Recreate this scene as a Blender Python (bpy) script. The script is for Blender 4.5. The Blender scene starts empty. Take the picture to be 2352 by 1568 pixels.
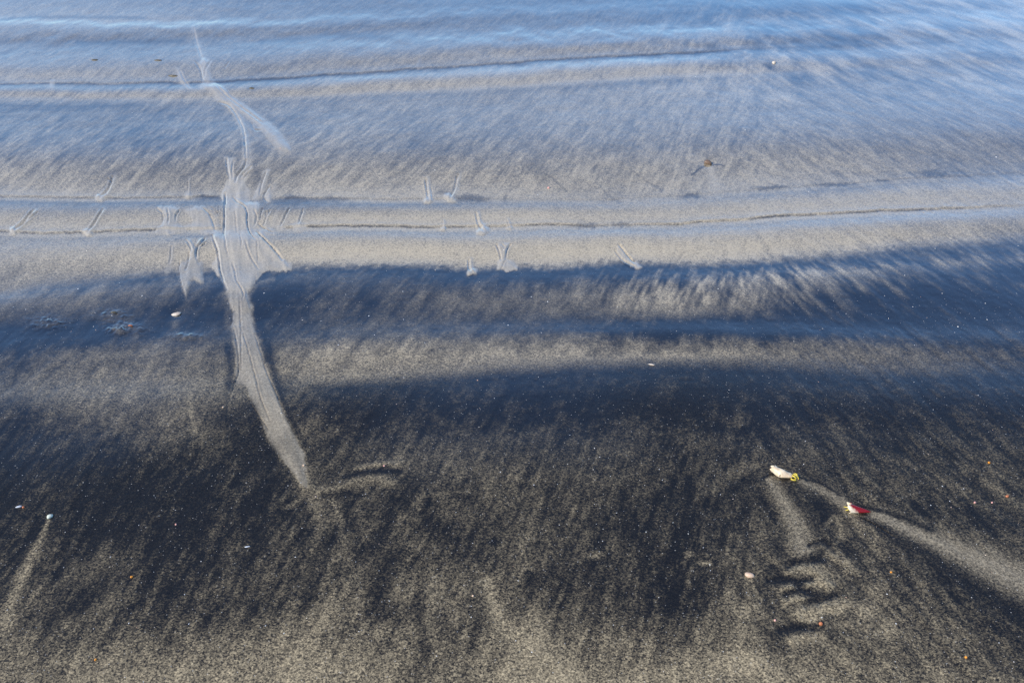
import bpy, bmesh, math, random
import numpy as np
from mathutils import Vector, Matrix

R = math.radians
scene = bpy.context.scene
col = scene.collection
rng = np.random.default_rng(7)
random.seed(7)

# ------------------------------------------------------------------ camera
CAM_H, PITCH, LENS = 1.6, R(33.0), 35.0
cam = bpy.data.cameras.new("camera")
cam.lens, cam.sensor_width, cam.sensor_fit = LENS, 36.0, 'HORIZONTAL'
cam.clip_start, cam.clip_end = 0.05, 6000.0
cam_o = bpy.data.objects.new("camera", cam)
col.objects.link(cam_o)
cam_o.location = (0, 0, CAM_H)
cam_o.rotation_euler = (math.pi / 2 - PITCH, 0, 0)
scene.camera = cam_o

# ------------------------------------------------------------------ sky and sun
SUN_AZ, SUN_EL = R(-122.0), R(36.0)          # from the left and a little behind the viewer
world = bpy.data.worlds.new("World")
scene.world = world
world.use_nodes = True
wn = world.node_tree
sky = wn.nodes.new('ShaderNodeTexSky')
sky.sky_type = 'NISHITA'
sky.sun_disc = False
sky.sun_elevation = SUN_EL
sky.sun_rotation = SUN_AZ % (2 * math.pi)
sky.ozone_density = 7.0
sky.dust_density = 0.0
sky.air_density = 1.0
wn.links.new(sky.outputs[0], wn.nodes['Background'].inputs[0])
wn.nodes['Background'].inputs[1].default_value = 0.15

sun = bpy.data.lights.new("sun", 'SUN')
sun.energy = 3.6
sun.angle = R(0.5)
sun.color = (1.0, 0.91, 0.77)
sun_o = bpy.data.objects.new("sun", sun)
col.objects.link(sun_o)
sd = Vector((math.sin(SUN_AZ) * math.cos(SUN_EL), math.cos(SUN_AZ) * math.cos(SUN_EL), math.sin(SUN_EL)))
sun_o.rotation_euler = sd.to_track_quat('Z', 'Y').to_euler()
sun_o.location = sd * 20

vs = scene.view_settings
vs.view_transform = 'Standard'
vs.look = 'None'
vs.exposure = 0.4
vs.gamma = 1.0
vs.use_curve_mapping = False
scene.cycles.use_denoising = False
scene.cycles.max_bounces = 4

# ------------------------------------------------------------------ image pixel positions to ground points
# Positions on the sand were taken from image pixels (2352 x 1568); place() gives the metres on the ground.
F = LENS / 36.0 * 2352.0
CP, SP = math.cos(PITCH), math.sin(PITCH)

def row_y(Y):
    b = (784.0 - np.asarray(Y, float)) / F
    t = CAM_H / (SP - b * CP)
    return t * (CP + b * SP), t          # ground distance, metres per image pixel * F

def place(X, Y):
    y, t = row_y(Y)
    return float((X - 1176.0) / F * t), float(y)

def mm(Y):                                # metres across per image pixel at image row Y
    return float(row_y(Y)[1]) / F

# ------------------------------------------------------------------ noise
TAB = rng.random((8, 256, 256)).astype(np.float32)

def vnoise(x, y, k=0):
    T = TAB[k % 8]
    xi = np.floor(x); yi = np.floor(y)
    fx = (x - xi).astype(np.float32); fy = (y - yi).astype(np.float32)
    i = xi.astype(np.int64) & 255; j = yi.astype(np.int64) & 255
    i1 = (i + 1) & 255; j1 = (j + 1) & 255
    fx = fx * fx * fx * (fx * (fx * 6 - 15) + 10); fy = fy * fy * fy * (fy * (fy * 6 - 15) + 10)
    a = T[j, i] * (1 - fx) + T[j, i1] * fx
    b = T[j1, i] * (1 - fx) + T[j1, i1] * fx
    return a * (1 - fy) + b * fy - 0.5       # about -0.5 .. 0.5

def fbm(x, y, k=0, octv=3, gain=0.55):
    s = 0; a = 1.0; n = 0.0
    for o in range(octv):
        c, q = math.cos(0.7 * o), math.sin(0.7 * o)
        s = s + a * vnoise((x * c - y * q) * 2.03 ** o + 17.3 * o, (x * q + y * c) * 2.03 ** o + 9.1 * o, k + o)
        n += a; a *= gain
    return s / n

def sstep(a, b, x):
    t = np.clip((x - a) / (b - a), 0, 1)
    return t * t * (3 - 2 * t)

# ------------------------------------------------------------------ sand sheet: grid
STEP = 2.2
Xin = np.arange(1176 - 1.08 * 1176, 1176 + 1.08 * 1176 + .1, STEP)
Yin = np.arange(-50, 1620.1, STEP)
side = np.cumsum(STEP * 1.0125 ** np.arange(1, 181))                       # finer columns well past the view, then coarse ones out to the horizon
Xcol = np.concatenate([Xin[0] - side[::-1], Xin, Xin[-1] + side])
grow = (Xcol[-1] - 1176) / 1176 * np.cumprod(np.full(26, 1.24))
U = np.concatenate([-grow[::-1], (Xcol - 1176) / 1176, grow])
y_in, t_in = row_y(Yin)
d_far = np.cumsum(.022 * 1.05 ** np.arange(55)); y_far = y_in[0] + np.concatenate([d_far, d_far[-1] * np.cumprod(np.full(26, 1.28))])
d_near = np.cumsum(.0032 * 1.045 ** np.arange(66)); y_near = y_in[-1] - np.concatenate([d_near, d_near[-1] * np.cumprod(np.full(16, 1.3))])
NF, NN, NS = len(y_far), len(y_near), 26
ys = np.concatenate([y_far[::-1], y_in, y_near])
hw = np.concatenate([np.full(NF, t_in[0]) * 1176 / F, t_in * 1176 / F, np.full(NN, t_in[-1]) * 1176 / F])
imgY = np.concatenate([-50 - 4 * np.arange(NF, 0, -1), Yin, 1620 + 3 * np.arange(1, NN + 1)])
imgX = np.clip(1176 + U * 1176, -700, 3052)
NX, NY = len(U), len(ys)
PX = (U[None, :] * hw[:, None])
PY = np.repeat(ys[:, None], NX, 1)
CX = np.repeat(imgX[None, :], NY, 0).astype(np.float32)
CY = np.repeat(imgY[:, None], NX, 1).astype(np.float32)
inner = np.zeros((NY, NX), bool); inner[NF - 55:NY - NN + 66, NS:NX - NS] = True

PXf, PYf = PX.astype(np.float32), PY.astype(np.float32)
bend = fbm(PXf * 4, PYf * 4, 7, 2)
# backwash streaks: the flow fans out a little across the beach
def flow_noise(fu, fv, k, octv):
    out = 0; n = 0
    for az, c, w in ((4, 150, 520), (18, 1230, 420), (-17, 2250, 460)):
        a0 = R(az)
        if c == 150: wt = 1 - sstep(c + 100, c + 800, CX)
        elif c == 2250: wt = sstep(c - 760, c - 250, CX)
        else: wt = sstep(250, 950, CX) * (1 - sstep(1490, 2000, CX))
        u = PXf * math.cos(a0) - PYf * math.sin(a0); v = PXf * math.sin(a0) + PYf * math.cos(a0)
        u = u + 0.012 * bend; 
        out = out + wt * fbm(u * fu + az * 3.1, v * fv + az * 1.7, k, octv); n = n + wt * wt
    return (out / np.sqrt(n)).astype(np.float32)

# ------------------------------------------------------------------ beach steps (step feet traced in image pixels)
def L(*pts):
    p = np.array(pts, float)
    return lambda x: np.interp(x, p[:, 0], p[:, 1])
T1 = L((0, -75), (2352, -95))
T2 = L((0, 36), (400, 45), (800, 28), (1200, 8), (2352, -30))
T3 = L((0, 108), (180, 99), (430, 94), (800, 74), (1600, 48), (2352, 20))
S1 = L((-700, 195), (0, 191), (400, 188), (504, 186), (650, 178), (790, 168), (1083, 148), (1342, 131), (1571, 119), (1800, 108), (2352, 90))
S2 = L((-700, 222), (0, 224), (400, 226), (600, 225), (781, 215), (1184, 198), (1571, 172), (1760, 167), (2352, 150))
S3 = L((-700, 440), (0, 447), (216, 452), (470, 449), (620, 452), (900, 455), (1160, 453), (1400, 456), (1740, 432), (2130, 405), (2352, 392))
S4 = L((-700, 528), (0, 528), (108, 533), (189, 531), (351, 525), (520, 522), (700, 519), (781, 516), (982, 519), (1117, 516), (1251, 512), (1352, 516), (1430, 512), (1562, 511), (1610, 505), (1700, 501), (1864, 489), (2050, 481), (2200, 474), (2352, 468), (3052, 440))
S5 = L((-700, 690), (0, 662), (94, 638), (243, 625), (364, 614), (500, 606), (781, 596), (982, 596), (1083, 606), (1285, 600), (1402, 591), (1571, 597), (1700, 588), (1864, 575), (2099, 554), (2352, 541), (3052, 510))
S6 = L((-700, 760), (0, 748), (300, 740), (600, 742), (1000, 730), (1400, 728), (1560, 726), (1800, 732), (2000, 738), (2352, 745))
S7 = L((-700, 870), (0, 865), (500, 860), (640, 858), (900, 846), (1200, 828), (1500, 815), (1800, 822), (2000, 838), (2352, 832))
S8 = L((-700, 1010), (2352, 1000))

SX = np.linspace(0, 2352, 13)
def row(Y, *p):
    return (Y if callable(Y) else (lambda x, Y=Y: np.full(len(x), float(Y)) if np.ndim(x) else float(Y)), p if len(p) == 13 else p * 13)
def off(S, d):
    return lambda x: S(x) + d
ROWS = [
 row(-320, .6), row(-90, .6),
 row(0, .60,.58,.50,.44,.40,.36,.32,.28,.18,.06,.20,.50,.62),
 row(45, .78,.78,.70,.54,.46,.42,.40,.38,.34,.34,.46,.60,.66),
 row(92, .48,.42,.45,.48,.48,.48,.50,.50,.55,.50,.42,.48,.60),
 row(off(S1,-18), .72,.68,.66,.60,.62,.64,.66,.66,.60,.50,.40,.46,.58),
 row(off(S1,-5), .66,.62,.56,.50,.55,.60,.60,.60,.55,.42,.40,.46,.56),
 row(off(S1,0), .34,.34,.28,.24,.28,.28,.26,.24,.26,.34,.40,.46,.56),
 row(off(S1,5), .50,.46,.42,.46,.52,.52,.52,.50,.46,.44,.44,.48,.56),
 row(off(S1,17), .66,.64,.62,.60,.64,.66,.68,.68,.66,.58,.48,.48,.56),
 row(off(S2,-8), .70,.66,.68,.70,.72,.74,.74,.74,.72,.62,.52,.50,.56),
 row(off(S2,3), .48,.44,.46,.48,.46,.44,.42,.42,.42,.46,.48,.48,.54),
 row(off(S2,18), .30,.30,.38,.46,.48,.50,.52,.56,.60,.54,.48,.46,.50),
 row(282, .44,.40,.36,.42,.50,.46,.48,.50,.52,.48,.46,.42,.42),
 row(335, .46,.40,.34,.44,.50,.42,.46,.48,.50,.48,.46,.42,.38),
 row(395, .56,.48,.44,.52,.58,.54,.58,.58,.62,.66,.56,.46,.44),
 row(off(S3,-14), .74,.72,.66,.66,.74,.74,.70,.62,.62,.68,.62,.54,.54),
 row(off(S3,-2), .70,.68,.62,.60,.70,.66,.62,.62,.62,.64,.60,.54,.54),
 row(off(S3,4), .38,.34,.34,.32,.40,.38,.50,.60,.62,.48,.46,.50,.56),
 row(off(S3,18), .56,.50,.56,.50,.56,.62,.68,.66,.66,.66,.66,.64,.64),
 row(off(S4,-28), .74,.74,.74,.76,.78,.80,.80,.76,.74,.78,.74,.70,.66),
 row(off(S4,-3), .74,.74,.74,.76,.80,.80,.80,.68,.68,.78,.76,.68,.66),
 row(off(S4,3), .56,.56,.58,.58,.58,.58,.60,.58,.60,.58,.58,.60,.60),
 row(off(S4,22), .64,.66,.66,.66,.70,.72,.72,.72,.72,.70,.66,.60,.56),
 row(off(S5,-28), .72,.75,.78,.80,.84,.84,.84,.84,.84,.80,.74,.64,.52),
 row(off(S5,-13), .62,.66,.72,.76,.82,.82,.82,.82,.80,.76,.70,.58,.46),
 row(off(S5,10), .42,.34,.18,.14,.12,.08,.05,.06,.10,.10,.08,.05,.03),
 row(off(S5,24), .46,.46,.38,.20,.22,.14,.10,.14,.30,.34,.20,.08,.06),
 row(off(S5,42), .38,.46,.34,.16,.20,.20,.24,.36,.56,.60,.54,.42,.28),
 row(off(S5,72), .18,.28,.22,.08,.16,.24,.30,.40,.58,.52,.32,.14,.06),
 row(off(S5,100), .10,.14,.18,.10,.18,.20,.26,.36,.50,.40,.16,.05,.05),
 row(off(S6,-8), .05,.07,.20,.18,.28,.26,.22,.20,.14,.10,.10,.12,.14),
 row(off(S6,14), .08,.10,.28,.26,.30,.30,.24,.16,.08,.06,.12,.20,.20),
 row(770, .14,.18,.32,.34,.46,.50,.48,.46,.46,.38,.32,.28,.22),
 row(797, .24,.34,.40,.46,.64,.66,.66,.64,.62,.52,.42,.36,.28),
 row(off(S7,-12), .34,.42,.44,.44,.58,.54,.50,.46,.40,.38,.32,.32,.24),
 row(off(S7,16), .38,.44,.42,.36,.16,.14,.08,.06,.06,.08,.10,.10,.08),
 row(920, .20,.32,.34,.28,.14,.10,.08,.05,.05,.08,.08,.07,.06),
 row(980, .10,.15,.25,.18,.20,.20,.22,.20,.16,.16,.14,.14,.14),
 row(1055, .07,.07,.08,.10,.22,.26,.26,.26,.15,.18,.20,.20,.20),
 row(1130, .07,.07,.05,.08,.22,.20,.26,.22,.10,.12,.20,.20,.15),
 row(1220, .12,.14,.10,.18,.20,.20,.25,.20,.12,.24,.28,.22,.22),
 row(1300, .20,.24,.18,.22,.28,.30,.28,.22,.15,.28,.32,.25,.26),
 row(1380, .24,.25,.22,.30,.40,.36,.36,.28,.25,.36,.40,.32,.22),
 row(1450, .34,.38,.40,.45,.50,.40,.50,.42,.40,.46,.48,.42,.30),
 row(1530, .46,.52,.56,.56,.60,.42,.60,.60,.60,.58,.58,.52,.44),
 row(1610, .52,.56,.60,.60,.60,.46,.64,.64,.64,.62,.62,.56,.50),
 row(1900, .56),
]
# raster of the mineral mix in image pixels (1 = pale quartz sand, 0 = black heavy-mineral sand)
RX = np.arange(-720, 3073, 4.0); RY = np.arange(-330, 1901, 2.0)
sxx = np.concatenate([[-720], SX, [3072]])
def smooth_interp(x, xp, fp):
    i = np.clip(np.searchsorted(xp, x) - 1, 0, len(xp) - 2)
    t = (x - xp[i]) / (xp[i + 1] - xp[i]); t = t * t * (3 - 2 * t)
    return fp[i] * (1 - t) + fp[i + 1] * t
rowY = np.array([r[0](RX) for r in ROWS])
rowY = np.maximum.accumulate(rowY + 0.5 * np.arange(len(ROWS))[:, None], 0)
rowP = np.array([smooth_interp(RX, sxx, np.concatenate([[r[1][0]], r[1], [r[1][-1]]])) for r in ROWS])
RAS = np.stack([np.interp(RY, rowY[:, i], rowP[:, i]) for i in range(len(RX))], 1).astype(np.float32)

def ras(X, Y):
    fx = np.clip((X + 720) / 4.0, 0, len(RX) - 1.001); fy = np.clip((Y + 330) / 2.0, 0, len(RY) - 1.001)
    i = fx.astype(int); j = fy.astype(int); fx = fx - i; fy = fy - j
    return (RAS[j, i] * (1 - fx) + RAS[j, i + 1] * fx) * (1 - fy) + (RAS[j + 1, i] * (1 - fx) + RAS[j + 1, i + 1] * fx) * fy

# ------------------------------------------------------------------ mineral mix field
near = sstep(560, 900, CY)                      # nearer, blacker half of the view
wob = fbm(PXf * 5, PYf * 3, 1)
streak_a = flow_noise(32, 6.5, 2, 3)         # backwash streaks, a few cm wide
streak_b = flow_noise(80, 15, 4, 2)           # finer streaks
streak_c = flow_noise(13, 4.5, 6, 3)
streak_f = flow_noise(48, 13, 1, 2)
streak_g = flow_noise(120, 13, 5, 2)           # fine ripple streaks of the near sand
mott = fbm(PXf * 60, PYf * 60, 3, 2)            # mottling
S5mid = (S5(imgX) + 55)[None, :]
mott2 = fbm(PXf * 26, PYf * 22, 6, 3)
warpY = (wob * 10 + streak_b * 10 + streak_a * 14) * (0.35 + 0.5 * sstep(540, 640, CY) + 0.7 * sstep(1300, 1800, CX) * np.exp(-((CY - 630) / 60) ** 2))
warpY = warpY * (1 - 0.75 * np.exp(-((CY - 480) / 50) ** 2))
warpY = warpY + (16 * mott + 14 * mott2 + 8 * streak_g) * np.exp(-((CY - S5mid + 55) / 45) ** 2) + (10 * mott + 16 * mott2) * np.exp(-((CY - 825) / 70) ** 2)
mix = ras(CX + wob * 14, CY + warpY)
amp = 0.10 + 0.10 * np.exp(-((CY - 330) / 110) ** 2) + 0.15 * sstep(900, 1200, CY) - 0.08 * sstep(1400, 1560, CY) + 0.10 * np.exp(-((CY - 660) / 60) ** 2)
amp = amp + .14 * np.exp(-((CY - 330) / 90) ** 2) * (1 - sstep(500, 1000, CX))
amp = amp * (1 - 0.65 * np.exp(-((CY - 520) / 75) ** 2))
nf = sstep(820, 1050, CY)
mix = mix + (.27 * streak_g + .10 * mott) * (1 - sstep(400, 470, CY)) + (.10 * mott2 + .10 * wob + .08 * streak_f) * sstep(600, 660, CY) * (1 - sstep(960, 1050, CY)) - .10 * sstep(1230, 1400, CY) * sstep(1700, 2150, CX) - .035 * np.exp(-((CY - 1180) / 110) ** 2)
mix = mix + (.04 * sstep(790, 880, CY) * (1 - sstep(1150, 1350, CY)) + .03 * sstep(600, 640, CY) * (1 - sstep(700, 780, CY))) * (1 - .6 * np.exp(-((CX - 420) / 200) ** 2 - ((CY - 1100) / 120) ** 2))
mix = mix + amp * (streak_a * (1.6 - .9 * nf) + streak_b * 0.9) + nf * (streak_g * .17 + streak_f * .11) * (1 - .3 * sstep(1380, 1560, CY)) + sstep(1150, 1400, CY) * streak_c * 0.18 - nf * .005
mix = mix + .55 * streak_b * sstep(1300, 1500, CX) * np.exp(-((CY - S5mid) / 70) ** 2) + .3 * streak_a * sstep(1300, 1500, CX) * np.exp(-((CY - S5mid) / 70) ** 2)
mix = mix + .09 * np.exp(-((CY - 690) / 55) ** 2) * sstep(600, 800, CX) * (1 - sstep(1400, 1600, CX)) + .035 * np.exp(-((CY - 890) / 50) ** 2) + mott * (0.05 + 0.10 * near) + mott2 * (0.04 + 0.07 * near)

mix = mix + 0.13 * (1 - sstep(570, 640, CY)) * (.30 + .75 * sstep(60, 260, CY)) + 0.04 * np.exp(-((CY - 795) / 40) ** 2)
mix = mix + sstep(1350, 1800, CX) * (1 - sstep(150, 300, CY)) * (streak_c * 0.65 + streak_a * .35 + .0)
# ------------------------------------------------------------------ relief
def amp_line(*pts):
    p = np.array(pts, float)
    return lambda x: np.interp(x, p[:, 0], p[:, 1])
SEG = [
 (T1, T2, amp_line((0, .006), (700, .004), (1500, .003), (2352, .002)), .45),
 (T2, T3, amp_line((0, .008), (500, .007), (900, .004), (1500, .002), (2352, .002)), .45),
 (T3, S1, amp_line((0, .007), (450, .008), (700, .011), (1500, .011), (1900, .005), (2352, .003)), .55),
 (S1, S2, amp_line((0, .004), (450, .005), (800, .007), (1500, .007), (1800, .004), (2352, .002)), .52),
 (S2, S3, amp_line((0, .018), (2352, .014)), .60),
 (S3, S4, amp_line((0, .0065), (1000, .005), (1500, .003), (2352, .003)), .45),
 (S4, S5, amp_line((0, .006), (1000, .008), (1600, .008), (2352, .005)), .45),
 (S5, S6, amp_line((0, .006), (1200, .006), (1600, .008), (2000, .008), (2352, .005)), .45),
 (S6, S7, amp_line((0, .003), (600, .003), (800, .005), (1800, .005), (2352, .003)), .45),
 (S7, S8, amp_line((0, .005), (2352, .005)), .45),
]
X1 = imgX
Z = np.zeros((NY, NX), np.float32)
CYw = CY + (wob * 6 + (wob * 14 + 8 * streak_c) * (1 - sstep(60, 200, CY))) * (1 - 0.6 * np.exp(-((CY - 500) / 60) ** 2))
for a, b, A, c in SEG:
    ya, yb, AA = a(X1)[None, :], b(X1)[None, :], A(np.clip(X1, 0, 2352))[None, :]
    s = (CYw - ya) / (yb - ya)
    m = (s > 0) & (s < 1)
    f = np.where(s < c, 0.5 - 0.5 * np.cos(math.pi * s / c), 0.5 + 0.5 * np.cos(math.pi * (s - c) / (1 - c)))
    Z += np.where(m, AA * f, 0).astype(np.float32)
Z -= .006
# small scarp along S4, S1 and S3 feet
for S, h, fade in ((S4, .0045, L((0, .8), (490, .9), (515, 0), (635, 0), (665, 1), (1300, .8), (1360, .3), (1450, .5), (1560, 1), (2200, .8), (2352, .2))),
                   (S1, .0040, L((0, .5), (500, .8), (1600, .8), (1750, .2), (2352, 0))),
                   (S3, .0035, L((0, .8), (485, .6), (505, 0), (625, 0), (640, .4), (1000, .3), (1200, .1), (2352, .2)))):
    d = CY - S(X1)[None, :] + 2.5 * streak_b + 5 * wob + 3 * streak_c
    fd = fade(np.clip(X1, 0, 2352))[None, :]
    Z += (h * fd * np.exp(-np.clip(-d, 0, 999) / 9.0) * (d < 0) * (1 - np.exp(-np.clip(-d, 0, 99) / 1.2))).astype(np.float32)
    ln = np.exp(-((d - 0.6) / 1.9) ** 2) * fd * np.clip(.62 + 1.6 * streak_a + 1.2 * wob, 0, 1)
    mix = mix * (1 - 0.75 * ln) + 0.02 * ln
Z += 0.0035 * fbm(PXf * 3.2, PYf * 3.2, 5) + 0.0011 * streak_a * (0.5 + near) + 0.0006 * mott
pale_smooth = np.zeros_like(Z)
wet = np.clip(1.0 - 0.86 * sstep(680, 1110, CY + 260 * fbm(PXf * 1.5, PYf * 1.5, 3, 2)), 0, 1).astype(np.float32)   # damp near the viewer, a water film further up

# ------------------------------------------------------------------ rills, lobes, scour marks
def box(pts, pad):
    p = np.asarray(pts, float)
    x0, x1 = p[:, 0].min() - pad, p[:, 0].max() + pad
    y0, y1 = p[:, 1].min() - pad, p[:, 1].max() + pad
    i0 = NS + int(np.searchsorted(Xcol, x0)); i1 = min(NX - NS, NS + 1 + int(np.searchsorted(Xcol, x1)))
    j0 = max(NF, NF + int((y0 - Yin[0]) / STEP)); j1 = min(NY - NN, NF + 1 + int((y1 - Yin[0]) / STEP))
    if i1 <= i0 or j1 <= j0: return None
    return (slice(j0, j1), slice(i0, i1))

def spline(pts, n=6):
    p = np.asarray(pts, float)
    if len(p) < 3: return p
    q = np.vstack([2 * p[0] - p[1], p, 2 * p[-1] - p[-2]])
    out = []
    for i in range(1, len(q) - 2):
        for t in np.linspace(0, 1, n, endpoint=False):
            a, b, c, d = q[i - 1], q[i], q[i + 1], q[i + 2]
            out.append(.5 * (2 * b + (c - a) * t + (2 * a - 5 * b + 4 * c - d) * t * t + (3 * b - a - 3 * c + d) * t ** 3))
    out.append(p[-1])
    return np.array(out)

def seg_dist(x, y, p, wd=None):
    best = np.full(x.shape, 1e9, np.float32); bw = np.zeros(x.shape, np.float32); bt = np.zeros(x.shape, np.float32)
    n = len(p) - 1
    for k in range(n):
        a, b = p[k], p[k + 1]; e = b - a; l2 = max(1e-6, float(e @ e))
        t = np.clip(((x - a[0]) * e[0] + (y - a[1]) * e[1]) / l2, 0, 1)
        d = np.hypot(x - a[0] - t * e[0], y - a[1] - t * e[1])
        m = d < best
        best = np.where(m, d, best); bt = np.where(m, (k + t) / n, bt)
    return best, bt

def wiggle(sl, s=1.0):
    x, y = CX[sl], CY[sl]
    return x + s * 3.0 * vnoise(x * .11, y * .11, 2) + s * 1.6 * vnoise(x * .31, y * .31, 5), \
           y + s * 3.0 * vnoise(x * .11 + 40, y * .11, 3) + s * 1.6 * vnoise(x * .31, y * .31 + 9, 6)

def poly(pts, val=.8, soft=3.0, h=.003, hs=7.0, k=1.0, rough=1.0, smooth=True, feather=1.0, lean=0.0):
    global mix, Z, pale_smooth
    p = np.asarray(pts, float)
    pc = np.vstack([p, p[:1]])
    pc = spline(pc, 4) if smooth else pc
    sl = box(pc, soft * 3 + hs + 4)
    if sl is None: return
    x, y = wiggle(sl, rough)
    d, _ = seg_dist(x, y, pc)
    ins = np.zeros(x.shape, bool)
    for i in range(len(pc) - 1):
        x0, y0 = pc[i]; x1, y1 = pc[i + 1]
        if y0 == y1: continue
        c = ((y0 <= y) & (y < y1)) | ((y1 <= y) & (y < y0))
        ins ^= c & (x < x0 + (y - y0) * (x1 - x0) / (y1 - y0))
    cl = 1 / math.hypot(1, lean); ac = (CX[sl] - lean * CY[sl]) * cl; al = (CY[sl] + lean * CX[sl]) * cl
    sd_ = np.where(ins, d, -d) + feather * (5.0 * vnoise(ac * .16, al * .04, 4) + 3.0 * vnoise(ac * .42, al * .08, 1))
    br = fbm(ac * .13, al * .02, 3, 3)
    m = sstep(-soft, soft, sd_) * k
    mix[sl] = mix[sl] * (1 - m) + (val + 0.14 * br + 0.08 * mott2[sl]) * m
    Z[sl] += .6 * h * sstep(-3, hs * 1.5, sd_) + .0016 * br * sstep(0, 6, sd_)
    pale_smooth[sl] = np.maximum(pale_smooth[sl], sstep(-2, 3, sd_) * k)

def stroke(pts, w, val=.8, k=1.0, soft=1.0, taper=None, rough=1.0, h=0.0, smooth=0.0):
    """pigment stroke: w = half width at start and end (image pixels)"""
    global mix, Z
    w0, w1 = (w if isinstance(w, tuple) else (w, w))
    p = spline(pts)
    sl = box(p, max(w0, w1) * 2.6 + 5)
    if sl is None: return
    x, y = wiggle(sl, rough)
    d, t = seg_dist(x, y, p)
    ww = w0 + (w1 - w0) * t
    kk = k if taper is None else k * np.interp(t, [0, .15, .7, 1], taper)
    m = np.exp(-(d / ww) ** 2 / soft) if soft else sstep(ww * 1.15, ww * .85, d)
    m = m * kk
    mix[sl] = mix[sl] * (1 - m) + val * m
    if h: Z[sl] += h * m
    if smooth: pale_smooth[sl] = np.maximum(pale_smooth[sl], m * smooth)

def groove(pts, w=3.0, depth=.004, levee=.35, dark=.0):
    global mix, Z
    w0, w1 = (w if isinstance(w, tuple) else (w, w))
    w0, w1, depth, dark = w0 * .72, w1 * .72, depth * 1.0, dark * .6
    p = spline(pts)
    sl = box(p, max(w0, w1) * 4 + 4)
    if sl is None: return
    x, y = wiggle(sl, .5)
    d, t = seg_dist(x, y, p)
    ww = w0 + (w1 - w0) * t
    e = np.interp(t, [0, .12, .8, 1], [.35, 1, .9, .3])
    Z[sl] += e * depth * (levee * np.exp(-((d - 1.9 * ww) / ww) ** 2) - np.exp(-(d / ww) ** 2))
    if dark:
        m = dark * e * np.exp(-(d / (ww * .7)) ** 2)  # shading inside the groove, painted into the sand mix
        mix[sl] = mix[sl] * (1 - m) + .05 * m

def ell(cx, cy, rx, ry, val, k=.85, rot=0.0, rough=1.0):
    global mix
    sl = box([(cx - rx * 1.6, cy - max(rx, ry)), (cx + rx * 1.6, cy + max(rx, ry))], 6)
    if sl is None: return
    x, y = wiggle(sl, 2.2 * rough)
    c, s = math.cos(rot), math.sin(rot)
    u, v = (x - cx) * c + (y - cy) * s, -(x - cx) * s + (y - cy) * c
    q = np.hypot(u / rx, v / ry)
    m = k * sstep(1.45, .35, q + .5 * mott2[sl] + .35 * mott[sl])
    mix[sl] = mix[sl] * (1 - m) + val * m

def C(k, x0, y0):                       # crop pixels to full image pixels, one frame per zoomed crop
    return lambda *pts: [(x0 + k * a, y0 + k * b) for a, b in pts]
A = C(.336, 0, 0); B = C(.24, 329.3, 329.3); D = C(.3719, 376.3, 639.7); E_ = C(.336, 780.9, 376.3)
G = C(.27, 0, 376.3); H_ = C(.3402, 1561.7, 1034.9); K = C(.3402, 780.9, 1034.9); M = C(.3402, 0, 1034.9)

# long rill of pale sand: upper reach
stroke(A((1322, 180), (1345, 280), (1385, 400)), (4.0, 8.0), .88, .9, 1.0, smooth=1)
groove(A((1325, 190), (1345, 290), (1380, 400)), (1.6, 3), .004)
poly(A((1310, 405), (1350, 430), (1385, 400), (1410, 405), (1460, 420), (1440, 480), (1465, 540), (1480, 600), (1380, 615), (1360, 590), (1390, 540), (1365, 470)), .88, 3, .003)
groove(A((1330, 420), (1370, 480), (1385, 560)), (2, 3), .004)
groove(A((1445, 415), (1410, 470), (1400, 520)), (2, 3), .003)
poly(A((1385, 575), (1480, 570), (1600, 660), (1720, 740), (1830, 830), (1930, 930), (1990, 1030), (1975, 1070), (1910, 1055), (1830, 960), (1740, 850), (1590, 740), (1480, 680), (1420, 620)), .86, 5, .004, 9, lean=1.1)
groove(A((1470, 580), (1570, 670), (1700, 770), (1800, 850)), (2.2, 3), .004)
groove(A((1720, 840), (1740, 890), (1790, 900)), 2, .003, dark=.5)
groove(A((1500, 690), (1570, 720), (1620, 790), (1660, 880), (1678, 980), (1682, 1090)), (2.5, 2.8), .005)
stroke(A((1560, 690), (1640, 830), (1690, 970), (1692, 1100)), (9, 10), .9, .9, .8, smooth=1)
stroke(A((1690, 1090), (1680, 1160), (1640, 1240)), (10, 12), .86, .8, smooth=1)
poly(A((1205, 470), (1240, 480), (1290, 560), (1320, 605), (1295, 615), (1250, 580), (1215, 540)), .86, 3, .003)
groove(A((1230, 480), (1265, 550), (1300, 600)), 2, .004)
poly(A((330, 560), (350, 540), (375, 545), (370, 600), (330, 610)), .86, 3, .003)

poly(A((1600, 735), (1750, 790), (1870, 900), (1960, 1030), (1900, 1060), (1790, 990), (1700, 930), (1640, 850)), .72, 8, .001, 10, k=.55, lean=.8)
ell(480, 452, 34, 8, .22, .7); ell(665, 459, 64, 10, .24, .7); ell(760, 457, 40, 8, .3, .6); ell(1085, 455, 40, 8, .28, .6)
for pts, wd, v in ((((0, 239), (150, 243), (330, 240)), 4, .24), (((0, 262), (160, 258), (260, 262)), 4, .62), (((0, 285), (220, 283), (420, 286)), 3, .62), (((-60, 250), (120, 251)), 3, .3),
                   (((180, 98), (300, 95), (420, 92)), 5, .22), (((0, 44), (120, 38), (330, 40)), 4, .3), (((600, 95), (760, 82), (900, 84)), 6, .26), (((470, 187), (560, 184), (640, 180)), 4, .2)):
    stroke(pts, wd, v, .55)
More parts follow.
